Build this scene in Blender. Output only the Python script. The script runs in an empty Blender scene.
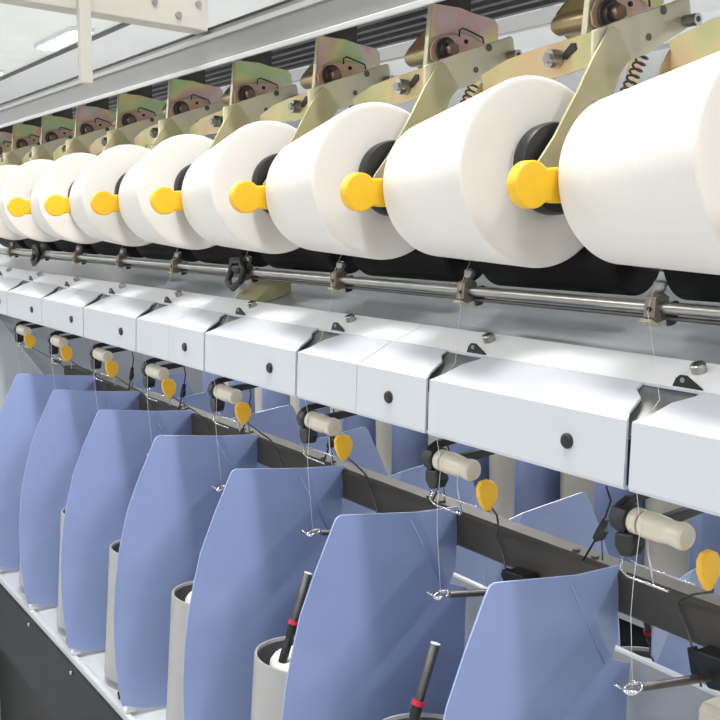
import bpy, bmesh, math, random
from mathutils import Vector, Matrix
random.seed(5)
C = bpy.context.scene.collection
P = 0.27            # spacing of the winding units along the machine
FLOOR = -1.35

# ------------------------------------------------------------------ materials
def newmat(name):
    m = bpy.data.materials.new(name); m.use_nodes = True
    nt = m.node_tree; b = nt.nodes['Principled BSDF']
    return m, nt, b
def simple(name, col, rough=.5, metal=0., var=0., scale=40., bump=0., spec=.5):
    m, nt, b = newmat(name)
    b.inputs['Base Color'].default_value = (*col, 1)
    b.inputs['Roughness'].default_value = rough
    b.inputs['Metallic'].default_value = metal
    b.inputs['Specular IOR Level'].default_value = spec
    if var or bump:
        tc = nt.nodes.new('ShaderNodeTexCoord'); n = nt.nodes.new('ShaderNodeTexNoise')
        n.inputs['Scale'].default_value = scale; n.inputs['Detail'].default_value = 4
        nt.links.new(tc.outputs['Object'], n.inputs['Vector'])
        if var:
            r = nt.nodes.new('ShaderNodeValToRGB')
            r.color_ramp.elements[0].position = .3; r.color_ramp.elements[1].position = .7
            r.color_ramp.elements[0].color = (*[c*(1-var) for c in col], 1)
            r.color_ramp.elements[1].color = (*[min(1, c*(1+var)) for c in col], 1)
            nt.links.new(n.outputs['Fac'], r.inputs['Fac']); nt.links.new(r.outputs['Color'], b.inputs['Base Color'])
        if bump:
            bp = nt.nodes.new('ShaderNodeBump'); bp.inputs['Strength'].default_value = bump
            bp.inputs['Distance'].default_value = .001
            nt.links.new(n.outputs['Fac'], bp.inputs['Height']); nt.links.new(bp.outputs['Normal'], b.inputs['Normal'])
    return m
def iridescent(name, cols, rough=.34, metal=.75, scale=14):
    """yellow chromate zinc: slow drifting rainbow tints"""
    m, nt, b = newmat(name)
    tc = nt.nodes.new('ShaderNodeTexCoord'); oi = nt.nodes.new('ShaderNodeObjectInfo')
    ad = nt.nodes.new('ShaderNodeVectorMath'); ad.operation = 'ADD'
    sc = nt.nodes.new('ShaderNodeVectorMath'); sc.operation = 'SCALE'; sc.inputs['Scale'].default_value = 37
    cb = nt.nodes.new('ShaderNodeCombineXYZ')
    for i in range(3): nt.links.new(oi.outputs['Random'], cb.inputs[i])
    nt.links.new(cb.outputs[0], sc.inputs[0])
    nt.links.new(tc.outputs['Object'], ad.inputs[0]); nt.links.new(sc.outputs[0], ad.inputs[1])
    n = nt.nodes.new('ShaderNodeTexNoise'); n.inputs['Scale'].default_value = scale
    n.inputs['Detail'].default_value = 2.5; n.inputs['Roughness'].default_value = .5
    nt.links.new(ad.outputs[0], n.inputs['Vector'])
    r = nt.nodes.new('ShaderNodeValToRGB'); cr = r.color_ramp
    while len(cr.elements) < len(cols): cr.elements.new(.5)
    for i, c in enumerate(cols):
        cr.elements[i].position = .3 + .4*i/(len(cols)-1); cr.elements[i].color = (*c, 1)
    nt.links.new(n.outputs['Fac'], r.inputs['Fac']); nt.links.new(r.outputs['Color'], b.inputs['Base Color'])
    b.inputs['Metallic'].default_value = metal; b.inputs['Roughness'].default_value = rough
    return m
def emit(name, col, s):
    m, nt, b = newmat(name)
    b.inputs['Emission Color'].default_value = (*col, 1); b.inputs['Emission Strength'].default_value = s
    b.inputs['Base Color'].default_value = (*col, 1)
    return m
def yarn_mat(name, col, wave=240, strength=.22):
    m, nt, b = newmat(name)
    tc = nt.nodes.new('ShaderNodeTexCoord')
    w = nt.nodes.new('ShaderNodeTexWave'); w.wave_type = 'BANDS'; w.bands_direction = 'X'
    w.inputs['Scale'].default_value = wave/6.28*2; w.inputs['Distortion'].default_value = 2.5
    w.inputs['Detail'].default_value = 2; w.inputs['Detail Scale'].default_value = 3
    nt.links.new(tc.outputs['Object'], w.inputs['Vector'])
    n = nt.nodes.new('ShaderNodeTexNoise'); n.inputs['Scale'].default_value = 900
    nt.links.new(tc.outputs['Object'], n.inputs['Vector'])
    mx = nt.nodes.new('ShaderNodeMix'); mx.data_type = 'FLOAT'; mx.inputs[0].default_value = .4
    nt.links.new(w.outputs['Fac'], mx.inputs[2]); nt.links.new(n.outputs['Fac'], mx.inputs[3])
    bp = nt.nodes.new('ShaderNodeBump'); bp.inputs['Strength'].default_value = strength; bp.inputs['Distance'].default_value = .0006
    nt.links.new(mx.outputs[0], bp.inputs['Height']); nt.links.new(bp.outputs['Normal'], b.inputs['Normal'])
    b.inputs['Base Color'].default_value = (*col, 1); b.inputs['Roughness'].default_value = .9
    b.inputs['Specular IOR Level'].default_value = .15
    return m

M = {}
M['yarn'] = yarn_mat('yarn_white', (.77, .745, .71))
M['thread'] = simple('thread', (.82, .80, .75), .8)
M['tube'] = simple('paper_tube', (.55, .47, .36), .8, var=.1)
M['black'] = simple('black_plastic', (.012, .012, .013), .42)
M['rubber'] = simple('black_rubber', (.010, .010, .011), .6, var=.15, scale=20, spec=.2)
M['yellow'] = simple('yellow_plastic', (.86, .50, .012), .38, var=.03, scale=30)
M['orange'] = simple('amber_plastic', (.86, .47, .02), .35, var=.05, scale=60)
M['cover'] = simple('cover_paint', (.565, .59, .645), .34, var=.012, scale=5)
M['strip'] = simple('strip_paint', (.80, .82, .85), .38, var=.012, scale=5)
M['zinc'] = iridescent('chromate_zinc', [(.50,.40,.19), (.48,.48,.24), (.60,.52,.26), (.62,.45,.26), (.50,.45,.24)], metal=.4, scale=9)
M['rainbow'] = iridescent('rainbow_zinc', [(.95,.55,.60), (.95,.80,.66), (.66,.88,.46), (.98,.90,.40), (.95,.62,.62), (.84,.82,.74)], metal=.2, rough=.34, scale=9)
M['linkzinc'] = iridescent('link_zinc', [(.85,.48,.42), (.84,.60,.36), (.88,.58,.56), (.82,.68,.36)], metal=.35, rough=.34, scale=12)
M['zincarm'] = iridescent('arm_zinc', [(.48,.40,.26), (.46,.44,.24), (.56,.50,.34), (.50,.44,.36)], metal=.3, rough=.36, scale=11)
M['boltzinc'] = simple('bolt_zinc', (.30,.20,.16), .35, .7, var=.15)
M['zincpale'] = iridescent('pale_zinc', [(.60,.56,.40), (.67,.63,.48), (.68,.64,.43), (.62,.58,.48)], metal=.25, rough=.42, scale=18)
M['zincbrown'] = iridescent('brown_zinc', [(.36,.27,.14), (.46,.35,.20), (.50,.42,.24), (.40,.28,.20)], metal=.75, rough=.34, scale=16)
M['clampzinc'] = iridescent('clamp_zinc', [(.22,.20,.16), (.34,.26,.22), (.27,.24,.20), (.38,.28,.22)], metal=.7, rough=.34, scale=12)
M['steel'] = simple('steel', (.40, .39, .375), .28, 1., var=.08, scale=40)
M['chrome'] = simple('chrome', (.62, .62, .64), .2, 1.)
M['darksteel'] = simple('dark_steel', (.14, .13, .12), .4, .8, var=.15, scale=50)
M['channel'] = simple('channel_steel', (.20, .205, .21), .4, .5, var=.2, scale=60)
M['sheet'] = simple('brushed_sheet', (.40, .42, .445), .36, .5, var=.06, scale=6)
M['bluepanel'] = simple('blue_panel', (.275, .35, .60), .30, var=.05, scale=7, spec=.6)  # noise tint puts faint cloudy reflections into the panel colour
M['brownrail'] = simple('brown_rail', (.085, .078, .066), .5, .3, var=.12, scale=12)
M['ceramic'] = simple('ceramic', (.66, .61, .50), .25, var=.04, scale=60)
M['pot'] = simple('pot_grey', (.36, .36, .355), .38, var=.03, scale=12)
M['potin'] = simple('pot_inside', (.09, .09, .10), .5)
M['red'] = simple('red_plastic', (.55, .02, .05), .4)
M['grey'] = simple('grey_paint', (.40, .43, .46), .45, var=.03, scale=6)
M['gutter'] = simple('gutter_grey', (.27, .275, .275), .42, var=.03, scale=6)
M['gutterlip'] = simple('gutter_lip', (.50, .51, .51), .38)
M['ribs'] = simple('dark_ribs', (.10, .105, .11), .45, .4, var=.1, scale=8)
M['beige'] = simple('beige_paint', (.46, .44, .39), .45, var=.03, scale=9)
M['tray'] = simple('tray_white', (.58, .61, .63), .42, var=.03, scale=8)
M['beam'] = simple('dark_beam', (.016, .022, .027), .6, var=.12, scale=9, spec=.25)
M['plinth'] = simple('plinth_black', (.012, .012, .012), .6)
M['endgrey'] = simple('end_grey', (.44, .46, .49), .5, var=.03, scale=5)
M['ceil'] = simple('ceiling_paint', (.80, .81, .81), .7, var=.05, scale=1.2)
M['soffit'] = simple('soffit_gloss', (.93, .935, .96), .28, var=.02, scale=1.)
M['wall'] = simple('wall_paint', (.78, .79, .80), .7, var=.02, scale=1.)
M['floor'] = simple('floor_paint', (.50, .51, .50), .35, var=.08, scale=1.5)
M['lamp'] = emit('lamp_glow', (1, .98, .96), 14)

# ------------------------------------------------------------------ geometry
class MB:
    def __init__(s): s.bm = bmesh.new(); s.sm = False
    def _f(s, vs, smooth=False):
        try:
            f = s.bm.faces.new(vs); f.smooth = smooth; return f
        except ValueError: return None
    def box(s, x0, x1, y0, y1, z0, z1):
        v = [s.bm.verts.new((x, y, z)) for x in (x0, x1) for y in (y0, y1) for z in (z0, z1)]
        for q in ((0,1,3,2),(4,6,7,5),(0,4,5,1),(2,3,7,6),(0,2,6,4),(1,5,7,3)): s._f([v[i] for i in q])
        return s
    def prism(s, poly, a, b, axis='x'):
        """polygon in the plane across the axis, pulled from a to b"""
        def pt(p, t):
            return {'x': (t, p[0], p[1]), 'y': (p[0], t, p[1]), 'z': (p[0], p[1], t)}[axis]
        A = [s.bm.verts.new(pt(p, a)) for p in poly]; B = [s.bm.verts.new(pt(p, b)) for p in poly]
        s._f(A); s._f(B[::-1]); n = len(poly)
        for i in range(n): s._f([A[i], B[i], B[(i+1) % n], A[(i+1) % n]])
        return s
    def lathe(s, p0, d, prof, n=32, caps=True, sharp=()):
        """prof: list of (distance along d, radius)"""
        p0 = Vector(p0); d = Vector(d).normalized()
        u = d.orthogonal().normalized(); w = d.cross(u); rings = []
        for (t, r) in prof:
            rings.append([s.bm.verts.new(p0 + d*t + (u*math.cos(2*math.pi*i/n) + w*math.sin(2*math.pi*i/n))*max(r, 1e-5)) for i in range(n)])
        for j in range(len(rings)-1):
            for i in range(n):
                s._f([rings[j][i], rings[j][(i+1) % n], rings[j+1][(i+1) % n], rings[j+1][i]], True)
        if caps:
            s._f(rings[0][::-1]); s._f(rings[-1])
        return s
    def cyl(s, p0, p1, r0, r1=None, n=20):
        p0 = Vector(p0); p1 = Vector(p1); L = (p1-p0).length
        return s.lathe(p0, p1-p0, [(0, r0), (L, r0 if r1 is None else r1)], n)
    def tube(s, pts, r, n=8, closed=False):
        pts = [Vector(p) for p in pts]; rings = []; m = len(pts)
        up = None
        for i, p in enumerate(pts):
            if closed: t = (pts[(i+1) % m]-pts[i-1]).normalized()
            else: t = (pts[min(i+1, m-1)] - pts[max(i-1, 0)]).normalized()
            if up is None: up = t.orthogonal().normalized()
            up = (up - t*up.dot(t))
            up = up.normalized() if up.length > 1e-6 else t.orthogonal().normalized()
            w = t.cross(up)
            rings.append([s.bm.verts.new(p + (up*math.cos(2*math.pi*k/n) + w*math.sin(2*math.pi*k/n))*r) for k in range(n)])
        for j in range(m if closed else m-1):
            a, b = rings[j], rings[(j+1) % m]
            for k in range(n): s._f([a[k], a[(k+1) % n], b[(k+1) % n], b[k]], True)
        if not closed: s._f(rings[0][::-1]); s._f(rings[-1])
        return s
    def sphere(s, c, r, sx=1, sy=1, sz=1):
        g = bmesh.ops.create_uvsphere(s.bm, u_segments=20, v_segments=12, radius=r)
        for v in g['verts']: v.co = Vector((v.co.x*sx, v.co.y*sy, v.co.z*sz)) + Vector(c)
        for v in g['verts']:
            for f in v.link_faces: f.smooth = True
        return s
    def build(s, name, mat, parent=None, base=(0, 0, 0), bevel=0., label=None):
        bmesh.ops.recalc_face_normals(s.bm, faces=s.bm.faces)
        bmesh.ops.translate(s.bm, verts=s.bm.verts, vec=-Vector(base))
        me = bpy.data.meshes.new(name); s.bm.to_mesh(me); s.bm.free()
        me.materials.append(mat)
        for e in me.edges:
            pass
        o = bpy.data.objects.new(name, me); C.objects.link(o)
        if parent: o.parent = parent
        else: o.location = base
        if bevel:
            b = o.modifiers.new('bevel', 'BEVEL'); b.width = bevel; b.segments = 2; b.limit_method = 'ANGLE'; b.angle_limit = .7
        if label: o['label'] = label
        return o
def smooth_edges(o, ang=.6):
    me = o.data
    bm = bmesh.new(); bm.from_mesh(me)
    for e in bm.edges:
        if len(e.link_faces) == 2 and e.calc_face_angle(0) > ang: e.smooth = False
    bm.to_mesh(me); bm.free()
def tag(o, label, cat, group=None, kind=None):
    o['label'] = label
    if cat: o['category'] = cat
    if group: o['group'] = group
    if kind: o['kind'] = kind
    return o
def struct(o):
    o['kind'] = 'structure'; return o
def thing(name, base):
    o = bpy.data.objects.new(name, None); o.empty_display_size = .02; C.objects.link(o); o.location = base; return o
KIDS = {}
def kids(o):
    return [c for c in C.objects if c.parent == o]
def copy_tree(o, parent=None, skip=()):
    c = o.copy(); C.objects.link(c)
    if parent: c.parent = parent
    for ch in kids(o):
        if ch.parent == o and ch is not c and ch.name.split('.')[0] not in skip: copy_tree(ch, c)
    return c
ORD = ['nearest', 'second nearest', 'third nearest', 'fourth nearest', 'fifth nearest', 'sixth nearest',
       'seventh nearest', 'eighth nearest', 'ninth nearest', 'tenth nearest', 'eleventh nearest', 'farthest']
def row(proto, ks, k0, label, cat, group, special=None):
    """repeat a thing at every unit position in ks; the prototype stands at unit k0"""
    base = Vector(proto.location); out = {}
    src = proto
    for i, k in enumerate(ks):
        o = proto if k == k0 else copy_tree(proto)
        o.location = base + Vector((-(k-k0)*P, 0, 0))
        lb = label(i, k) if callable(label) else label % ORD[i]
        tag(o, lb, cat, group); out[k] = o
    return out
def nth(i): return ORD[i]

# ------------------------------------------------------------------ yarn packages
R1, R0 = .093, .0755; XF = -.765; L = .176
cB = Vector((XF, .707, .048)); ct = Vector((0, .778, -.012))
cS = Vector((XF-L, .778-R0*.766, -.012+R0*.643))
ax = (cB-cS).normalized()
base = (XF-L/2, .70, -.04)
pk = thing('yarn_package', base)
full = (cB-cS).length
mb = MB(); e = .006
prof = [(0, .030), (.0, R0-e), (.0015, R0-e*.35), (.005, R0)]
prof += [(full-.003, R1-.0002), (full-.0008, R1-.001), (full, R1-.003), (full, R1-.008), (full, .030)]
mb.lathe(cS, ax, prof, 96, caps=False)
o = mb.build('yarn_body', M['yarn'], pk, base); smooth_edges(o, 1.2)
mb = MB(); mb.lathe(cS - ax*.003, ax, [(0,.024),(0,.0305),(full+.011,.0325),(full+.011,.027)], 40, caps=False)
o = mb.build('paper_tube', M['tube'], pk, base); smooth_edges(o)
def lp(i, k):
    if i == 0: return 'large white yarn package cut off by the right edge of the photo'
    return 'white conical yarn package with yellow lever, %s from the right end' % ['','second','third','fourth','fifth','sixth','seventh','eighth','ninth','tenth'][i]
row(pk, list(range(-1, 9)), 0, lp, 'yarn package', 'white yarn packages in a row along the machine')

# ------------------------------------------------------------------ cradles that hold the packages
base = (-.80, .785, .165)
cr = thing('package_cradle', base)
# long yoke plate, facing the aisle
yoke = [(-.9445,.166),(-.90,.178),(-.855,.183),(-.765,.1895),(-.743,.191),(-.743,.157),(-.775,.155),(-.827,.149),(-.88,.150),(-.915,.142),(-.94,.128)]
o = MB().prism(yoke, .7815, .7845, 'y').build('yoke_plate', M['zinc'], cr, base, .0006)
front = [(.750,.182),(.773,.1905),(.791,.197),(.880,.2275),(.884,.2275),(.8865,.224),(.890,.205),(.886,.198),(.852,.180),(.827,.167),(.807,.160),(.775,.151),(.750,.156)]
fp = MB().prism(front, -.7425, -.7395).build('end_plate', M['zincpale'], cr, base, .0007, 'pale beige end plate')
mb = MB(); mb.cyl((-.7397,.847,.2110), (-.7388,.847,.2110), .0045); mb.build('hole', M['darksteel'], fp, (0,0,0))
mb = MB(); mb.cyl((-.7397,.827,.1830), (-.7388,.827,.1830), .0036); mb.build('hole', M['darksteel'], fp, (0,0,0))
mb = MB(); mb.cyl((-.741,.881,.2035), (-.7235,.881,.2035), .0062, n=24)
st = mb.build('stud', M['steel'], cr, base); smooth_edges(st)
mb = MB(); mb.cyl((-.7242,.881,.2035), (-.7230,.881,.2035), .0030); mb.build('socket', M['black'], st, (0,0,0))
# adjusting bolt and slot
mb = MB(); mb.cyl((-.822,.770,.168), (-.820,.7815,.168), .0095, n=24); mb.cyl((-.822,.766,.168),(-.822,.770,.168), .0055, n=6)
o = mb.build('bolt', M['steel'], cr, base); smooth_edges(o)
mb = MB(); mb.prism([(-.812,.1725),(-.800,.1815),(-.794,.1805),(-.793,.174),(-.806,.166),(-.812,.1665)], .7802, .7816, 'y'); mb.build('slot', M['black'], cr, base)
# arm down to the hub on the right side of the package
arm = [(.768,.186),(.773,.1875),(.779,.184),(.799,.160),(.786,.146),(.770,.112),(.752,.075),(.735,.040),(.720,.026),(.702,.018),(.684,.024),(.675,.038),(.676,.052),(.699,.080),(.7285,.125),(.748,.158)]
ra = MB().prism(arm, -.7385, -.7355).build('arm', M['zincarm'], cr, base, .0006)
mb = MB(); mb.cyl((-.7358,.750,.112), (-.7343,.750,.112), .0040)
mb.build('rivet', M['steel'], ra, (0,0,0))
# arm on the small end
arm2 = [(.793,.172),(.781,.157),(.772,.144),(.765,.131),(.735,.080),(.700,.050),(.697,.030),(.712,.020),(.730,.040),(.760,.080),(.800,.125),(.815,.172)]
la = MB().prism(arm2, -.9445, -.9415).build('arm', M['zincbrown'], cr, base, .0006)
mb = MB(); mb.lathe((-.9415,.712,.0375), (1,0,.1), [(0,.026),(.02,.030),(.032,.030),(.034,.022)], 32); o = mb.build('centring_disc', M['black'], cr, base); smooth_edges(o)
# black disc gripping the paper tube on the large face
mb = MB(); mb.lathe(Vector(cB)+Vector((0,.008,.002))-ax*.001, ax, [(0,.034),(.008,.0440),(.018,.0445),(.023,.0425),(.024,.036),(.022,.020),(.025,.018)], 48)
o = mb.build('centring_disc', M['black'], cr, base); smooth_edges(o, .8)
# yellow release lever
n = 40; cx, cz, r = .621, .032, .0208
pts = [(cx+r*math.cos(t), cz+r*math.sin(t)) for t in [math.radians(44+ (316-44)*i/n) for i in range(n+1)]]
pts = pts + [(.650,.0165),(.705,.0165),(.712,.028),(.712,.038),(.705,.0475),(.650,.0475)]
lv = MB().prism(pts, -.690, -.677).build('release_lever', M['yellow'], cr, base, .002)
mb = MB(); mb.cyl((-.736,.700,.032), (-.690,.700,.032), .011); mb.build('lever_pin', M['black'], cr, base)
# spring behind the plate
mb = MB(); a = Vector((-.755,.838,.170)); b = Vector((-.765,.806,.100)); d = (b-a).normalized(); u = d.orthogonal().normalized(); w = d.cross(u)
N = 11*12
mb.tube([a + (b-a)*(i/N) + (u*math.cos(i/12*6.283)+w*math.sin(i/12*6.283))*.0058 for i in range(N+1)], .0013, 6)
mb.build('spring', M['darksteel'], cr, base)
mb = MB(); mb.prism([(.848,.178),(.866,.178),(.838,.09),(.820,.09)], -.780, -.7775); mb.build('spring_strap', M['rainbow'], cr, base)
for ch in kids(cr):
    for g in kids(ch):
        # sub-parts were written in world places: bring them under their part
        g.location = -Vector(base)
def lc(i, k):
    return 'yellow-green zinc cradle frame holding the %s yarn package from the right end' % ['cut-off first','second','third','fourth','fifth','sixth','seventh','eighth','ninth','tenth'][i]
row(cr, list(range(-1, 9)), 0, lc, 'cradle', 'zinc-plated cradles holding the yarn packages')

# ------------------------------------------------------------------ hanging brackets above the cradles
base = (-.82, .84, .26)
hb = thing('pivot_bracket', base)
PX, PY, PZ = -.79, .812, .2095
pl = [(.7945,.2635),(.798,.2665),(.842,.2655),(.864,.261),(.897,.257),(.904,.250),(.904,.232),(.888,.220),(.860,.208),(.82,.196),(.787,.188)]
MB().prism(pl, -.7915, -.7890).build('side_plate', M['rainbow'], hb, base, .0005)
MB().prism([(.7935,.2635),(.7955,.2635),(.7880,.187),(.7860,.187)], -.7925, -.7850).build('front_flange', M['zincpale'], hb, base)
pl2 = [(.827,.243),(.805,.219),(.807,.206),(.830,.194),(.87,.200),(.895,.220),(.898,.255),(.85,.264)]
MB().prism(pl2, -.8520, -.8490).build('side_plate', M['zincbrown'], hb, base, .0005, 'brown rear side plate')
MB().prism([(.83,.2625),(.895,.2555),(.895,.258),(.83,.265)], -.850, -.790).build('top_web', M['zinc'], hb, base)
mb = MB(); mb.lathe((-.856,PY,PZ), (1,0,0), [(0,.0085),(.006,.0115),(.050,.0115),(.062,.0105)], 32); o = mb.build('pivot_tube', M['zincbrown'], hb, base); smooth_edges(o)
mb = MB(); mb.lathe((-.7895,PY,PZ), (1,0,0), [(0,.0165),(.003,.0165),(.0035,.0140),(.009,.0140),(.0095,.0160),(.0125,.0160),(.013,.012),(.018,.012)], 32); o = mb.build('washer', M['darksteel'], hb, base); smooth_edges(o)
mb = MB(); mb.lathe((-.7720,PY,PZ), (1,0,0), [(0,.0085),(.009,.0085),(.010,.0075)], 6); mb.build('bolt', M['boltzinc'], hb, base)
lk = [(.793,.198),(.7905,.210),(.797,.222),(.810,.2285),(.842,.2330),(.860,.2310),(.884,.2240),(.888,.219),(.865,.2125),(.84,.206),(.825,.195),(.805,.192)]
lkp = MB().prism(lk, -.7855, -.7830).build('link_plate', M['linkzinc'], hb, base, .0005)
mb = MB(); mb.cyl((-.783,.846,.2240), (-.7817,.846,.2240), .0028); g = mb.build('hole', M['black'], lkp, (0,0,0)); g.location = -Vector(base)
mb = MB(); mb.tube([(-.781,.834,.2285),(-.781,.834,.2365),(-.779,.838,.2390),(-.778,.854,.2345),(-.778,.869,.2300),(-.780,.872,.2240)], .0011, 6); mb.build('spring_clip', M['black'], hb, base)
MB().box(-.830,-.816,.83,.88,.262,.300).build('hanger', M['darksteel'], hb, base)
def lh(i, k):
    return 'rainbow-tinted zinc bracket with pivot bolt under the top rail, %s from the right' % ['first','second','third','fourth','fifth','sixth','seventh','eighth','ninth','tenth'][i]
row(hb, list(range(0, 10)), 0, lh, 'bracket', 'rainbow zinc pivot brackets below the overhead rail')

# ------------------------------------------------------------------ drive drums, rod and clamps
base = (-.825, .808, -.0364)
dr = thing('drive_drum', base)
mb = MB(); mb.lathe((-.935,.808,-.0364), (1,0,0), [(0,.028),(0,.034),(.004,.0378),(.206,.0378),(.210,.034),(.210,.028)], 48); o = mb.build('rubber_sleeve', M['rubber'], dr, base); smooth_edges(o)
mb = MB(); mb.cyl((-.960,.808,-.0364), (-.690,.808,-.0364), .012); o = mb.build('axle', M['darksteel'], dr, base); smooth_edges(o)
def ld(i, k): return 'black drive drum beneath the %s yarn package from the right end' % ['first','second','third','fourth','fifth','sixth','seventh','eighth','ninth','tenth'][i]
row(dr, list(range(-1, 9)), 0, ld, 'roller', 'black drive drums under the yarn packages')

mb = MB(); mb.cyl((-3.3,.735,-.0760), (-.2,.735,-.0760), .0055, n=20); o = mb.build('guide_rod', M['steel'], None, (-1.75,.735,-.0760)); smooth_edges(o)
tag(o, 'long polished steel rod running under the yarn packages', 'rod')
mb = MB(); mb.cyl((-3.3,.741,-.0855), (-.2,.741,-.0855), .0022, n=12); o = mb.build('traverse_rod', M['darksteel'], None, (-1.75,.741,-.0855)); smooth_edges(o)
tag(o, 'thin dark rod just below the polished steel rod', 'rod')
base = (-.588, .682, -.085)
cl = thing('rod_clamp', base)
MB().prism([(.671,-.062),(.684,-.057),(.692,-.062),(.692,-.086),(.676,-.090),(.669,-.084)], -.5965, -.5805).build('clamp_block', M['clampzinc'], cl, base, .0007)
mb = MB(); mb.lathe((-.588,.684,-.058), (0,.12,1), [(0,.004),(.003,.0062),(.008,.0075),(.011,.0078),(.013,.006),(.0145,.002)], 24); o = mb.build('guide_roller', M['steel'], cl, base); smooth_edges(o)
MB().prism([(.686,-.070),(.700,-.066),(.704,-.074),(.698,-.092),(.688,-.094)], -.5805, -.5745).build('clamp_foot', M['black'], cl, base, .0008)
MB().prism([(.669,-.086),(.680,-.092),(.679,-.0945),(.666,-.089)], -.599, -.583).build('guide_lip', M['zincpale'], cl, base)
mb = MB(); mb.cyl((-.588,.6695,-.075),(-.588,.668,-.075),.0026); mb.build('screw', M['black'], cl, base)
for o in kids(cl):
    for v in o.data.vertices: v.co = Vector((v.co.x*.80, v.co.y*.85, (v.co.z-.0115)*.82+.0115))
cl.location = Vector(cl.location) + Vector((-.048, .053, -.0025))
def lcl(i, k): return 'small bronze-coloured clamp with steel roller on the guide rod, %s from the right' % ['first','second','third','fourth','fifth','sixth','seventh','eighth','ninth'][i]
row(cl, list(range(0, 9)), 0, lcl, 'clamp', 'small clamps along the steel guide rod')
for idx, (k, lab) in enumerate([(3, 'black catch lever on the rod left of the middle yarn package'), (7, 'black catch lever on the rod at the far left')]):
    x = -.588 - k*P + .018
    b0 = (x, .672, -.075); t = thing('catch_lever', b0)
    mb = MB(); mb.tube([(x-.030,.668,-.078),(x-.018,.664,-.062),(x+.010,.664,-.060),(x+.022,.664,-.074),(x+.014,.662,-.092),(x-.010,.660,-.104),(x-.032,.662,-.094)], .0055, 8, True); mb.build('hook', M['black'], t, b0)
    mb = MB(); mb.cyl((x-.014,.668,-.074),(x+.014,.668,-.074),.008); mb.build('collar', M['black'], t, b0)
    t.location = Vector(t.location) + Vector((-.075, .060, .002)); tag(t, lab, 'lever')

# inclined sheet behind the rod
mb = MB(); mb.prism([(.7255,-.1285),(.852,-.0910),(.95,-.055),(.95,-.058),(.852,-.0940),(.7255,-.1315)], -3.3, -.2); o = mb.build('deflector_sheet', M['sheet'], None, (-1.75,.8,-.1))
tag(o, 'inclined grey metal sheet behind the guide rod, under the drums', 'metal sheet')
mb = MB()
for (x, y, r) in ((-.655,.736,.0040), (-.686,.744,.0016), (-.686,.734,.0016)):
    z = -.1285 + (y-.7255)*.2964
    mb.cyl((x,y,z-.001), (x,y,z+.0008), r)
g = mb.build('hole', M['black'], o, (0,0,0)); g.location = (1.75,-.8,.1)
# beige junction plate lying on the sheet
mb = MB(); mb.prism([(.728,-.127),(.790,-.108),(.790,-.088),(.770,-.086),(.728,-.118)], -1.475, -1.405); o = mb.build('joint_plate', M['zincarm'], None, (-1.44,.75,-.11))
tag(o, 'olive-beige joint plate on the grey sheet beneath the rod', 'plate')

# ------------------------------------------------------------------ white covers
XS = -.571
def cover(xa, xb, notchL, notchR, name, label, button):
    """xa < xb; notches are cut where a yarn slot is"""
    base = ((xa+xb)/2, .65, -.216); t = thing(name, base)
    g = .0028
    a0 = xa + (g if notchL else .0006); b0 = xb - (g if notchR else .0006)
    A = (.632,-.159); B = (.680,-.1355)
    def lerp(s): return (A[0]+(B[0]-A[0])*s, A[1]+(B[1]-A[1])*s)
    n = Vector((0, -.813, .582))
    mb = MB(); bm = mb.bm
    # outline of the sloping top face as (x, s) pairs
    left = [(a0, 0), (xa+.0050, .05), (xa+.0115, .25), (xa+.0165, .62), (xa+.030, .88), (xa+.0315, 1)] if notchL else [(a0, 0), (a0, 1)]
    right = [(b0, 0), (xb-.0040, .05), (xb-.0100, .22), (xb-.0155, .62), (xb-.0295, .82), (xb-.0305, 1)] if notchR else [(b0, 0), (b0, 1)]
    th = .0022
    def sheet(pts2):
        top = [bm.verts.new((x, lerp(s)[0], lerp(s)[1])) for x, s in pts2]
        bot = [bm.verts.new((x, lerp(s)[0]+.44*th, lerp(s)[1]-.898*th)) for x, s in pts2]
        mb._f(top); mb._f(bot[::-1])
        for i in range(len(top)): mb._f([top[i], bot[i], bot[(i+1) % len(top)], top[(i+1) % len(top)]])
    sheet(left + right[::-1])
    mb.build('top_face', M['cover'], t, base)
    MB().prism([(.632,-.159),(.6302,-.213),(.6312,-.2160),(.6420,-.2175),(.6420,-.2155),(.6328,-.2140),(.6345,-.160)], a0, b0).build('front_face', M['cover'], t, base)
    if button:
        x = xb - .068
        mb = MB(); mb.lathe((x,.6312,-.187), (0,-1,-.03), [(0,.0068),(.002,.0068),(.0035,.0055),(.004,.003)], 24); o = mb.build('button', M['black'], t, base); smooth_edges(o)
    if notchR:
        # dark folded guide channel seen through the notch and slot
        mb = MB(); bmc = mb.bm
        q = [(xb-.040,.6355,-.1640),(xb-.040,.6822,-.1372),(xb+.002,.6390,-.1740),(xb+.002,.6860,-.1400),(xb+.040,.6355,-.1640),(xb+.040,.6835,-.1372)]
        V_ = [bmc.verts.new(p) for p in q]; W_ = [bmc.verts.new((p[0], p[1]+.004, p[2]-.004)) for p in q]
        mb._f([V_[0],V_[2],V_[3],V_[1]]); mb._f([V_[2],V_[4],V_[5],V_[3]]); mb._f([W_[0],W_[1],W_[3],W_[2]]); mb._f([W_[2],W_[3],W_[5],W_[4]])
        for a_, b_ in ((0,2),(2,4),(4,5),(5,3),(3,1),(1,0)): mb._f([V_[a_],V_[b_],W_[b_],W_[a_]])
        mb.build('guide_channel', M['channel'], t, base)
        mb = MB(); mb.box(xb-.008, xb+.008, .640, .643, -.214, -.176); mb.build('slot_backing', M['black'], t, base)
    tag(t, label, 'cover', 'white cover panels along the machine')
ordn = ['first','second','third','fourth','fifth','sixth','seventh','eighth','ninth','tenth','eleventh','twelfth','thirteenth','fourteenth','fifteenth']
WORDS = ordn + ['sixteenth']
ci = 0
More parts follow.
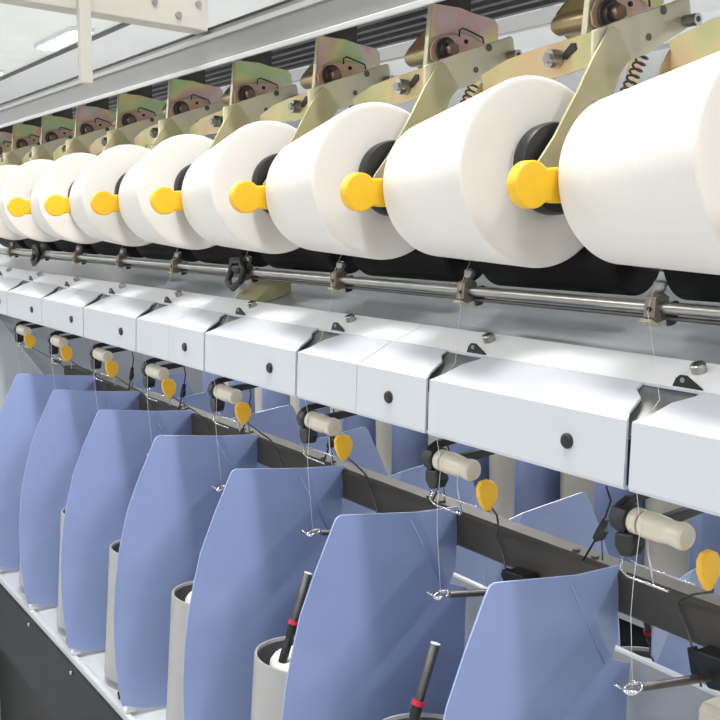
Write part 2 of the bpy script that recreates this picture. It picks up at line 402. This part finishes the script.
for k in range(-1, 9):
    xb = XS - (k)*P; xa = xb - P
    if k == -1: xb += .0
    if k % 2 == 1 and k > 0:
        sm = xa + .137
        segs = [(sm, xb, False, True, True), (xa, sm, True, False, False)]
    elif k == -1:
        segs = [(xa, XS+.32, True, False, False)]
    else: segs = [(xa, xb, True, True, True)]
    for (a, b, nl, nr, bt) in segs:
        kind = 'short' if b-a < .2 else 'long'
        ex = 'with a black button' if bt else 'without a button'
        cover(a, b, nl, nr, 'machine_cover', '%s white machine cover %s, %s from the right end' % (kind, ex, ordn[ci]), bt); ci += 1
# strips above the covers
si = 0; x = -.2
for xe in (-.43, -.97, -1.51, -2.05, -2.59, -3.13):
    base = ((x+xe)/2, .67, -.125)
    t = thing('cover_strip', base)
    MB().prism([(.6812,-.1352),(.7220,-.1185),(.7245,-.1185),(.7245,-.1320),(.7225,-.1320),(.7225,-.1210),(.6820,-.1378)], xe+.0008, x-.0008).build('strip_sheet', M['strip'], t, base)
    k = 0
    for k in range(-1, 10):
        sx = -.5655 - k*P
        if xe < sx < x:
            mb = MB(); c = Vector((sx,.7085,-.1243)); nn = Vector((0,-.38,.92)); mb.lathe(c, nn, [(0,.0066),(.007,.0066),(.008,.0058),(.008,.0036),(.005,.0034)], 24); o = mb.build('cap_screw', M['steel'], t, base); smooth_edges(o)
            tb = MB(); tx = sx + .006
            tb.prism([(tx-.0125,-.1350),(tx+.0195,-.1350),(tx+.009,-.1290),(tx+.001,-.1245),(tx-.005,-.1245),(tx-.009,-.1275)], .6825, .6845, 'y')
            tab = tb.build('guide_tab', M['black'], t, base)
            mb = MB(); mb.cyl((tx-.002,.6827,-.1285),(tx-.002,.6818,-.1285),.0022); g = mb.build('tab_eye', M['steel'], tab, (0,0,0)); g.location = -Vector(base)
    tag(t, 'white strip with cap screws above the covers, %s length from the right' % ordn[si], 'trim strip', 'white strips above the cover panels')
    x = xe; si += 1

# ------------------------------------------------------------------ yarn rollers under the covers
base = (-.57, .665, -.25)
tn = thing('yarn_roller', base)
mb = MB(); d = Vector((1,-.0,-.02)); p = Vector((-.612,.664,-.2505))
mb.lathe(p, d, [(0,.008),(.003,.0125),(.012,.0145),(.020,.0145),(.021,.011)], 8); mb.build('housing', M['black'], tn, base, .0008)
mb = MB(); mb.lathe(p+d*.021, d, [(0,.0105),(.002,.0118),(.008,.0118),(.0095,.0105)], 32); o = mb.build('collar', M['ceramic'], tn, base); smooth_edges(o)
mb = MB(); mb.lathe(p+d*.0305, d, [(0,.008),(.0018,.008)], 24); mb.build('collar_gap', M['black'], tn, base)
mb = MB(); mb.lathe(p+d*.032, d, [(0,.0100),(.002,.0118),(.010,.0122),(.022,.0114),(.028,.0104),(.033,.0104),(.039,.0116),(.043,.0114),(.0455,.0095),(.0465,.004)], 36); o = mb.build('ceramic_roller', M['ceramic'], tn, base); smooth_edges(o)
arm1 = [(.655,-.240),(.668,-.235),(.705,-.232),(.710,-.236),(.706,-.243),(.665,-.249)]
MB().prism([(.655,-.239),(.668,-.233),(.716,-.228),(.718,-.235),(.668,-.241)], -.606, -.599).build('arm', M['black'], tn, base, .001)
MB().prism([(.660,-.245),(.668,-.240),(.716,-.236),(.718,-.244),(.668,-.250)], -.566, -.558).build('arm', M['black'], tn, base, .001)
mb = MB(); mb.prism([(-.602,-.262),(-.582,-.260),(-.580,-.270),(-.585,-.280),(-.595,-.282),(-.602,-.274)], .652, .668, 'y'); mb.build('knob', M['black'], tn, base, .002)
for pts in ([(-.600,.660,-.284),(-.596,.655,-.294),(-.588,.655,-.298),(-.545,.656,-.2985)], [(-.592,.660,-.284),(-.582,.660,-.2865),(-.522,.660,-.2865)],
            [(-.610,.700,-.262),(-.606,.700,-.290),(-.598,.70,-.318)]):
    mb = MB(); mb.tube(pts, .0010, 6); mb.build('wire', M['chrome'], tn, base)
def lt(i, k): return 'cream ceramic roller in black holder below the covers, %s from the right' % ordn[i]
row(tn, list(range(0, 8)), 0, lt, 'yarn roller', 'cream ceramic rollers below the white covers')

base = (-.512, .66, -.31)
fd = thing('yarn_feeler', base)
pd = [(.6505,-.262),(.6545,-.2565),(.663,-.2555),(.671,-.259),(.6755,-.267),(.6745,-.277),(.670,-.284),(.6665,-.2885),(.6605,-.2885),(.6555,-.282),(.651,-.2725)]
mb = MB(); mb.prism(pd, -.5155, -.5095); mb.build('paddle', M['orange'], fd, base, .0018)
mb = MB(); mb.tube([(-.510,.666,-.284),(-.528,.690,-.300),(-.595,.750,-.335),(-.645,.792,-.366),(-.645,.793,-.375),(-.633,.7925,-.393),(-.623,.790,-.412),(-.612,.789,-.440)], .0012, 6); mb.build('wire', M['darksteel'], fd, base)
mb = MB(); mb.prism([(-.628,-.406),(-.620,-.402),(-.612,-.424),(-.614,-.432),(-.622,-.430)], .785, .791, 'y'); mb.build('clip', M['beam'], fd, base, .001)
def lf(i, k): return 'amber yellow paddle on a bent wire beside a ceramic roller, %s from the right' % ordn[i]
row(fd, list(range(0, 8)), 0, lf, 'feeler', 'amber paddles hanging below the white covers')

base = (-.76, .79, -.36)
hk = thing('hook_wire', base)
mb = MB(); mb.tube([(-.742,.79,-.272),(-.735,.79,-.286),(-.742,.79,-.305),(-.752,.79,-.328),(-.772,.79,-.360)], .0012, 6); mb.build('wire', M['black'], hk, base)
mb = MB(); mb.prism([(-.750,-.318),(-.742,-.305),(-.738,-.307),(-.741,-.316),(-.738,-.320),(-.744,-.330),(-.752,-.334),(-.756,-.330)], .786, .792, 'y'); mb.build('clip', M['black'], hk, base, .0005)
mb = MB(); mb.tube([(-.746,.79,-.33),(-.744,.79,-.352)], .0008, 6); mb.build('tail', M['darksteel'], hk, base)
def lk_(i, k): return 'thin black hook wire with a clip standing on the brown rail, %s from the right' % ordn[i]
row(hk, list(range(0, 6)), 0, lk_, 'wire', 'thin black hook wires above the brown rail')

# ------------------------------------------------------------------ brown rail
mb = MB(); mb.prism([(.797,-.364),(.801,-.3600),(.826,-.3600),(.830,-.364),(.830,-.402),(.826,-.406),(.801,-.406),(.797,-.402)], -2.59, -.2)
o = mb.build('support_rail', M['brownrail'], None, (-1.75,.81,-.38)); tag(o, 'dark brown rail running behind the tops of the blue panels', 'rail')
for k in range(0, 9):
    mb = MB()
    for dx in (0, .028): mb.cyl((-.80-k*P+dx,.808,-.362), (-.80-k*P+dx,.808,-.3575), .0045, n=12)
    g = mb.build('stud', M['brownrail'], o, (0,0,0)); g.location = (1.75,-.81,.38)
# yarn eye arms
base = (-.60, .79, -.41)
ea = thing('yarn_eye_arm', base)
MB().prism([(-.608,-.398),(-.578,-.396),(-.568,-.402),(-.568,-.416),(-.580,-.428),(-.592,-.430),(-.600,-.420),(-.614,-.408),(-.615,-.403)], .772, .796, 'y').build('holder', M['black'], ea, base, .002)
mb = MB(); mb.cyl((-.5835,.672,-.3995), (-.591,.785,-.4200), .0036, .0042, n=16); o = mb.build('rod', M['darksteel'], ea, base); smooth_edges(o)
mb = MB(); mb.tube([(-.5835+.0068*math.cos(t)*1., .661+.0075*math.sin(t), -.3975+.002*math.sin(t)) for t in [i*6.283/20 for i in range(20)]], .0022, 8, True)
mb.tube([(-.590,.655,-.399),(-.596,.652,-.397)], .0012, 6)
mb.build('eye', M['chrome'], ea, base, label='shiny chrome eye at the tip')
def le(i, k): return 'grey arm with chrome yarn eye reaching over a pot, %s from the right' % ordn[i]
row(ea, list(range(0, 7)), 0, le, 'yarn guide', 'chrome-eyed guide arms over the pots')

# ------------------------------------------------------------------ blue separator panels
XP = -.715
main = [(.6085,-.342),(.612,-.3365),(.618,-.3345),(.725,-.3475),(.7765,-.447),(.805,-.4585),(.802,-.493),(.800,-.78),(.785,-.7885),(.636,-.7885),(.577,-.779),(.5425,-.765),
        (.5375,-.735),(.534,-.700),(.5325,-.660),(.533,-.615),(.5365,-.570),(.542,-.528),(.551,-.487),(.5625,-.4435),(.583,-.395)]
base = (XP, .66, -.7885)
sp = thing('separator_panel', base)
mb = MB(); bm = mb.bm; th = .0022
def curve_x(y, z):
    # the sheet bows slightly away from the aisle side
    return -.010*((z+.56)/.22)**2*0 + 0
def gridpoly(poly, fx, th, n=0):
    A = [bm.verts.new((fx(y, z), y, z)) for y, z in poly]; B = [bm.verts.new((fx(y, z)-th, y, z)) for y, z in poly]
    mb._f(A); mb._f(B[::-1])
    for i in range(len(poly)): mb._f([A[i], B[i], B[(i+1) % len(poly)], A[(i+1) % len(poly)]])
# upper part and lower part meet on a faint diagonal crease
up_ = [(.6085,-.342),(.612,-.3365),(.618,-.3345),(.725,-.3475),(.7765,-.447),(.805,-.4585),(.802,-.493),(.801,-.53)]
gridpoly(main, lambda y, z: XP, th)
pm = mb.build('sheet', M['bluepanel'], sp, base)
mb = MB(); bm = mb.bm
fx = lambda y, z: XP - .22*max(0, (y-.725) - (-(z+.3475))*.515*1.0)
gridpoly([(.725,-.3475),(.8020,-.3560),(.7890,-.432),(.7765,-.447)], fx, th)
mb.build('folded_corner', M['bluepanel'], sp, base)
mb = MB(); mb.tube([(XP+.0006,.716,-.356),(XP+.0006,.766,-.449)], .0009, 6); mb.build('crease', M['bluepanel'], sp, base)
def lb(i, k): return 'light blue curved separator panel between pots, %s from the right' % ordn[i]
row(sp, list(range(0, 7)), 0, lb, 'separator panel', 'light blue separator panels on the near side of the machine')
bp = copy_tree(sp); bp.scale = (1, 1, .94); bp.rotation_euler = (0, 0, math.pi); bp.location = (XP, 1.62-.66, -.789)
def lbb(i, k): return 'blue separator panel seen behind the brown rail, %s from the right' % ordn[i]
for i, k in enumerate(range(-1, 7)):
    o = bp if i == 0 else copy_tree(bp)
    o.location = (XP - k*P, 1.62-.66, -.789); tag(o, lbb(i, k), 'separator panel', 'blue separator panels on the far side of the machine')

# ------------------------------------------------------------------ pots with feed yarn and spindles
XT = -.85
td = Vector((0, .085, 1)).normalized()
pb = Vector((XT, .632, -.783))
pt_ = thing('spindle_pot', pb)
H = .225
mb = MB(); mb.lathe(pb, td, [(0,.050),(0,.064),(.004,.068),(H-.003,.0705),(H,.0700),(H,.0672),(H-.004,.0662)], 56, caps=False); o = mb.build('pot_wall', M['pot'], pt_, pb); smooth_edges(o)
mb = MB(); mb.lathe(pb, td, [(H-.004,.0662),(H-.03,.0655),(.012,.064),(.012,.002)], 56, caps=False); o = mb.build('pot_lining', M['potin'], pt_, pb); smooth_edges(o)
mb = MB(); mb.cyl(pb - td*.0, pb + td*.010, .055); mb.build('base', M['black'], pt_, pb)
def lpt(i, k): return 'grey round spindle pot between blue panels, %s from the right' % ordn[i]
pots = row(pt_, list(range(-1, 6)), 0, lpt, 'pot', 'grey spindle pots on the near side')
# feed package inside
fb = pb + td*.014 + Vector((.004,.004,0))
fp_ = thing('feed_package', fb)
mb = MB(); mb.lathe(fb, td, [(0,.012),(0,.058),(.200,.055),(.206,.051),(.207,.012)], 48, caps=False); o = mb.build('yarn_body', M['yarn'], fp_, fb); smooth_edges(o)
mb = MB(); mb.lathe(fb, td, [(.200,.013),(.213,.015),(.221,.013),(.225,.006)], 24); o = mb.build('red_cap', M['red'], fp_, fb); smooth_edges(o)
row(fp_, list(range(-1, 6)), 0, lambda i, k: 'cream feed yarn package inside the %s pot from the right' % ordn[i], 'yarn package', 'cream feed packages inside the pots')
# spindle tube
sb = Vector((XT, .612, -.560)); sd = Vector((0, .40, 1)).normalized(); sd = (Vector((XT,.652,-.449)) - sb); Ls = sd.length; sd.normalize()
stt = thing('spindle_tube', sb)
mb = MB(); mb.lathe(sb + sd*.052, sd, [(0,.0048),(Ls-.054,.0056),(Ls-.053,.005)], 20); o = mb.build('upper_tube', M['darksteel'], stt, sb); smooth_edges(o)
mb = MB(); mb.cyl(sb + sd*(Ls-.001), sb + sd*(Ls+.0005), .0056); mb.build('white_tip', M['strip'], stt, sb)
mb = MB(); mb.lathe(sb, sd, [(0,.0055),(.026,.0060),(.030,.0045),(.038,.0060),(.052,.0060)], 20); o = mb.build('black_sleeve', M['black'], stt, sb); smooth_edges(o)
mb = MB(); mb.lathe(sb + sd*.050, sd, [(0,.0074),(.005,.0074)], 20); o = mb.build('red_ring', M['red'], stt, sb); smooth_edges(o)
row(stt, list(range(-1, 6)), 0, lambda i, k: 'dark spindle tube with red ring rising from the %s pot from the right' % ordn[i], 'spindle', 'spindle tubes standing in the pots')
# the same on the far side of the machine
for src, nm, cat, grp in ((pt_, 'grey spindle pot behind the brown rail, %s from the right', 'pot', 'grey spindle pots on the far side'),
                          (fp_, 'cream feed package in the far-side pot, %s from the right', 'yarn package', 'feed packages on the far side'),
                          (stt, 'dark spindle tube behind the brown rail, %s from the right', 'spindle', 'spindle tubes on the far side')):
    bl = Vector(src.location)
    for i, k in enumerate(range(-1, 5)):
        c_ = copy_tree(src); c_.rotation_euler = (0, 0, math.pi)
        c_.location = (XT - k*P - (.004 if src is fp_ else 0)*2, 1.62 - bl.y, bl.z); tag(c_, nm % ordn[i], cat, grp)

# centre partition
mb = MB(); mb.box(-2.59, -.2, .8085, .8115, -.785, -.451); o = mb.build('centre_partition', M['grey'], None, (-1.75,.81,-.785)); tag(o, 'grey sheet partition between the two sides, below the brown rail', 'partition')
mb = MB(); mb.box(-2.59, -.2, .8070, .8130, -.453, -.450); g = mb.build('top_edge', M['strip'], o, (0,0,0)); g.location = (1.75,-.81,.785)
# tray and base beam
mb = MB(); mb.prism([(.548,-.7895),(.548,-.784),(.556,-.7835),(.556,-.7895),(1.064,-.7895),(1.064,-.7835),(1.072,-.784),(1.072,-.7960),(.548,-.7960)], -2.59, -.2)
o = mb.build('tray', M['tray'], None, (-1.75,.81,-.79)); tag(o, 'long white metal tray under the pots and blue panels', 'tray')
mb = MB(); mb.prism([(.542,-.797),(.542,-.945),(.552,-.955),(1.068,-.955),(1.078,-.945),(1.078,-.797)], -2.59, -.2)
bmk = mb.build('base_beam', M['beam'], None, (-1.75,.81,-.9)); tag(bmk, 'dark grey base beam below the white tray', 'beam')
for k in range(0, 6):
    mb = MB(); x = -1.02-k*P*1.; mb.cyl((x-.11*2,.542,-.806),(x-.11*2,.538,-.806),.004,n=6); g = mb.build('bolt', M['steel'], bmk, (0,0,0)); g.location = (1.75,-.81,.9)
# small white clips and black hooks in the tray
base = (-.80,.565,-.789)
hc = thing('tray_clip', base)
MB().prism([(.550,-.783),(.550,-.777),(.553,-.775),(.566,-.779),(.566,-.783)], -.732, -.719).build('white_clip', M['strip'], hc, base, .001)
mb = MB(); mb.tube([(-.775,.560,-.783),(-.775,.558,-.772),(-.775,.563,-.762),(-.775,.569,-.770)], .0022, 8); mb.build('black_hook', M['black'], hc, base)
row(hc, list(range(1, 7)), 0, lambda i, k: 'white clip with black hook at the foot of a blue panel, %s from the right' % ordn[i], 'clip', 'clips at the feet of the blue panels')
hc.location.x = base[0] - 7*P; tag(hc, 'white clip with black hook at the foot of the panels, farthest to the left', 'clip', 'clips at the feet of the blue panels')
mb = MB(); mb.box(-2.58, -.25, .60, 1.02, FLOOR, -.956); o = mb.build('plinth', M['plinth'], None, (-1.75,.81,FLOOR)); tag(o, 'near-black plinth set back under the dark base beam', 'plinth')

# grey end housing
mb = MB(); mb.prism([(.40,-.20),(.60,-.215),(.650,-.237),(.700,-.312),(.751,-.384),(.80,-.48),(.80,FLOOR),(.40,FLOOR)], -2.72, -2.60)

base = (-2.66,.6,FLOOR); eh = thing('end_housing', base)
mb.build('curved_cheek', M['endgrey'], eh, base, .004)
MB().box(-2.80, -2.725, .52, 1.24, FLOOR, -.225).build('cabinet', M['grey'], eh, base, .003)
tag(eh, 'light grey machine end housing left of the blue panels', 'housing')
base = (-.57,.79,-.5)
pk_ = thing('plastic_block', base)
MB().prism([(.770,-.452),(.776,-.446),(.806,-.446),(.806,-.52),(.770,-.52)], -.600, -.540).build('body', M['ceramic'], pk_, base, .002)
mb = MB(); mb.cyl((-.578,.770,-.470),(-.578,.766,-.470),.008); o = mb.build('socket', M['pot'], pk_, base); smooth_edges(o)
tag(pk_, 'cream plastic block on the partition at the bottom right corner', 'block')

# ------------------------------------------------------------------ overhead rails
base = (-1.9,.78,.25)
gt = thing('overhead_gutter', base)
MB().prism([(.752,.257),(.752,.296),(.760,.296),(.760,.257)], -4.2, -.2).build('body', M['gutter'], gt, base)
MB().prism([(.744,.249),(.744,.255),(.750,.258),(.758,.258),(.758,.252),(.752,.250)], -4.2, -.2).build('bottom_lip', M['gutterlip'], gt, base)
MB().prism([(.746,.294),(.745,.301),(.752,.303),(.765,.303),(.765,.296)], -4.2, -.2).build('top_lip', M['gutterlip'], gt, base)
MB().prism([(.757,.303),(.757,.312),(.765,.312),(.765,.303)], -4.2, -.2).build('upper_band', M['gutter'], gt, base)
MB().box(-4.2, -.2, .753, .765, .312, .3145).build('dark_seal', M['black'], gt, base)
tag(gt, 'long grey overhead rail with pale lips above the zinc brackets', 'overhead rail')
mb = MB()
pts = [(.768,.290)]
y = .768
while y < 1.00:
    pts += [(y+.003,.300),(y+.016,.300),(y+.019,.2945),(y+.030,.2945)]; y += .033
pts += [(1.015,.300),(1.015,.32),(.768,.32)]
mb.prism(pts, -4.2, -.2); o = mb.build('ribbed_deck', M['ribs'], None, (-1.9,.9,.3)); tag(o, 'dark ribbed metal deck behind the overhead rail', 'deck')
for i, (y0, y1, z0, z1, mt, lb_) in enumerate([(1.15, 1.17, .304, .327, 'gutter', 'grey rail behind the bright gap at the top, upper one'),
                                   (1.19, 1.21, .312, .318, 'gutterlip', 'thin pale rail above the yoke plates'),
                                   (1.40, 1.46, .294, .331, 'grey', 'blue-grey rail low behind the zinc brackets')]):
    mb = MB(); mb.prism([(y0,z0),(y0,z1),(y1,z1),(y1,z0+.004),(y0+.006,z0)], -4.2, -.2); o = mb.build('back_rail', M[mt], None, (-1.9,(y0+y1)/2,z0)); tag(o, lb_, 'rail')

# hanging bracket and post at the top left
base = (-1.605,.72,.36)
ob = thing('overhead_bracket', base)
bmv = [(.509,.3205),(.752,.3085),(.752,.40),(.30,.42),(.30,.331)]
MB().prism(bmv, -1.645, -1.605).build('arm_box', M['beige'], ob, base, .002)
mb = MB()
for (y, z) in ((.70,.329),(.66,.345),(.735,.350)): mb.cyl((-1.605,y,z),(-1.6025,y,z),.005,n=16)
o = mb.build('screw', M['steel'], ob, base)
MB().box(-1.604, -1.590, .533, .551, .210, .45).build('post', M['beige'], ob, base, .001)
tag(ob, 'beige metal bracket with a hanging post at the top left', 'bracket')

# ------------------------------------------------------------------ yarn ends
for i, k in enumerate(range(0, 8)):
    x = -k*P
    pts = [(x-.5835,.661,-.3975),(x-.583,.655,-.33),(x-.577,.650,-.300),(x-.572,.6505,-.25),(x-.571,.6415,-.21),(x-.5705,.6390,-.170),(x-.572,.668,-.145),(x-.632,.722,-.094),(x-.636,.7225,-.080),(x-.636,.7255,-.0685),(x-.638,.742,-.038)]
    mb = MB(); mb.tube(pts, .00028, 5); o = mb.build('yarn_strand', M['thread'], None, (x-.58,.66,-.397))
    tag(o, 'fine white yarn running from pot to package, %s from the right' % ordn[i], 'yarn', 'fine yarn strands at the units')

# ------------------------------------------------------------------ the next machine, across the aisle behind
YB = 1.95
mb = MB(); mb.box(-7, -.9, YB-.28, YB+.28, -.86, -.80); o = mb.build('tray', M['tray'], None, (-4,YB,-.86)); tag(o, 'white tray of the machine in the background', 'tray')
mb = MB(); mb.box(-7, -.9, YB-.27, YB+.27, -1.0, -.86); o = mb.build('base_beam', M['beam'], None, (-4,YB,-1.)); tag(o, 'dark base beam of the machine in the background', 'beam')
mb = MB(); mb.box(-7, -.9, YB-.10, YB+.10, FLOOR, -1.0); o = mb.build('plinth', M['beam'], None, (-4,YB,FLOOR)); tag(o, 'dark plinth of the machine in the background', 'plinth')
mb = MB(); mb.prism([(YB-.2,-.2),(YB-.2,-.12),(YB-.1,-.08),(YB+.2,-.08),(YB+.2,-.2)], -7, -.9); o = mb.build('cover_rail', M['cover'], None, (-4,YB,-.2)); tag(o, 'long pale cover of the machine in the background', 'cover')
mb = MB(); mb.box(-7, -.9, YB+.24, YB+.25, -.80, -.2); o = mb.build('rear_panel', M['wall'], None, (-4,YB,-.8)); tag(o, 'pale rear panel of the background machine', 'panel')
b0 = (-1.2, YB-.12, -.80)
mb = MB(); mb.lathe(b0, (0,0,1), [(0,.07),(.40,.078),(.40,.070)], 32, caps=False); fpot = mb.build('background_pot', M['beige'], None, b0); smooth_edges(fpot)
for i in range(16):
    o = fpot if i == 0 else fpot.copy()
    if i: C.objects.link(o)
    o.location = (-1.23 - i*P, b0[1], b0[2]); tag(o, 'beige pot on the background machine, %s from the right' % WORDS[i], 'pot', 'beige pots on the background machine')
b0 = (-1.2, YB-.1, -.80)
mb = MB(); n = 14
prof = [(-.06+.0*0, 0)]
vs = []
for j in range(n+1):
    t = j/n; yy = -.26 + .36*t; xx = .05*math.sin(t*math.pi)
    vs.append((b0[0]+xx, b0[1]+.1+yy+.02))
A = [mb.bm.verts.new((x, y, -.80)) for x, y in vs]; B = [mb.bm.verts.new((x, y, -.26)) for x, y in vs]
A2 = [mb.bm.verts.new((x-.003, y, -.80)) for x, y in vs]; B2 = [mb.bm.verts.new((x-.003, y, -.26)) for x, y in vs]
for j in range(n):
    mb._f([A[j],A[j+1],B[j+1],B[j]], True); mb._f([A2[j+1],A2[j],B2[j],B2[j+1]], True); mb._f([B[j],B[j+1],B2[j+1],B2[j]]); mb._f([A[j+1],A[j],A2[j],A2[j+1]])
mb._f([A[0],B[0],B2[0],A2[0]]); mb._f([A[-1],A2[-1],B2[-1],B[-1]])
fpan = mb.build('background_panel', M['bluepanel'], None, b0)
for i in range(16):
    o = fpan if i == 0 else fpan.copy()
    if i: C.objects.link(o)
    o.location = (-1.10 - i*P, b0[1], b0[2]); tag(o, 'blue curved panel on the background machine, %s from the right' % WORDS[i], 'separator panel', 'blue panels on the background machine')

# ------------------------------------------------------------------ hall
CZ = 2.2
mb = MB(); mb.box(-34, 6, -8, 14.2, FLOOR-.1, FLOOR); struct(mb.build('floor', M['floor'], None, (-14,3,FLOOR)))
mb = MB(); mb.box(-34, 6, -8, 14.2, CZ, CZ+.1); struct(mb.build('ceiling', M['ceil'], None, (-14,3,CZ)))
mb = MB(); mb.box(-34, 6, 14, 14.2, FLOOR, CZ); struct(mb.build('wall_back', M['wall'], None, (-14,14,FLOOR)))
mb = MB(); mb.box(-34.2, -34, -8, 14.2, FLOOR, CZ); struct(mb.build('wall_left', M['wall'], None, (-34,3,FLOOR)))
mb = MB(); mb.box(-33.9, 5.9, 4.36, 13.9, CZ-.03, CZ-.001); struct(mb.build('trim_1', M['soffit'], None, (-14,9,CZ-.03)))
mb = MB(); mb.box(-33.9, 5.9, 4.33, 4.36, CZ-.045, CZ-.001); struct(mb.build('trim_2', M['ribs'], None, (-14,4.35,CZ-.04)))
li = 0
for yy in (-3.2, .4, 4.05, 7.6):
    for xx in (-20.5, -16.6, -12.7, -8.8, -4.9, -1.0, 2.9):
        zz = CZ - (.0 if yy < 4.2 else .03)
        base = (xx, yy, zz)
        lm = thing('ceiling_lamp', base)
        MB().box(xx-.72, xx+.72, yy-.14, yy+.14, zz-.05, zz-.002).build('lamp_body', M['wall'], lm, base)
        MB().box(xx-.69, xx+.69, yy-.11, yy+.11, zz-.062, zz-.05).build('diffuser', M['lamp'], lm, base, .004)
        vis = (yy == 4.05 and xx == -12.7)
        tag(lm, 'bright oblong ceiling lamp at the top left' if vis else 'oblong ceiling lamp hung beyond the edges of the picture', 'ceiling lamp', 'ceiling lamps of the hall')
        if True:
            ld_ = bpy.data.lights.new('lamp_light', 'AREA'); ld_.shape = 'RECTANGLE'; ld_.size = 1.4; ld_.size_y = .25; ld_.energy = 62
            ld_.color = (1, .985, .96)
            lo = bpy.data.objects.new('lamp_light', ld_); C.objects.link(lo); lo.parent = lm; lo.location = (0, 0, -.075)

w = bpy.data.worlds.new('World'); bpy.context.scene.world = w; w.use_nodes = True
w.node_tree.nodes['Background'].inputs[0].default_value = (.93, .96, 1, 1)
w.node_tree.nodes['Background'].inputs[1].default_value = .55

# ------------------------------------------------------------------ camera
F = 1040.; a, b = -685., -138.
nn = math.sqrt(a*a+b*b+F*F)
Xc = Vector((-a/nn, b/nn, F/nn)); tp = math.atan(-b/F); Zc = Vector((0, math.cos(tp), math.sin(tp))); Yc = Zc.cross(Xc)
# rows of the rotation are the world axes seen from the camera
R = Matrix((Xc, Yc, Zc))
cam = bpy.data.cameras.new('camera'); co = bpy.data.objects.new('camera', cam); C.objects.link(co)
cam.sensor_width = 36; cam.sensor_fit = 'HORIZONTAL'; cam.lens = 36*F/720; cam.clip_start = .02; cam.clip_end = 100
co.matrix_world = R.to_4x4()
bpy.context.scene.camera = co
vs_ = bpy.context.scene.view_settings
vs_.view_transform = 'Standard'; vs_.look = 'None'; vs_.gamma = 1; vs_.exposure = .13
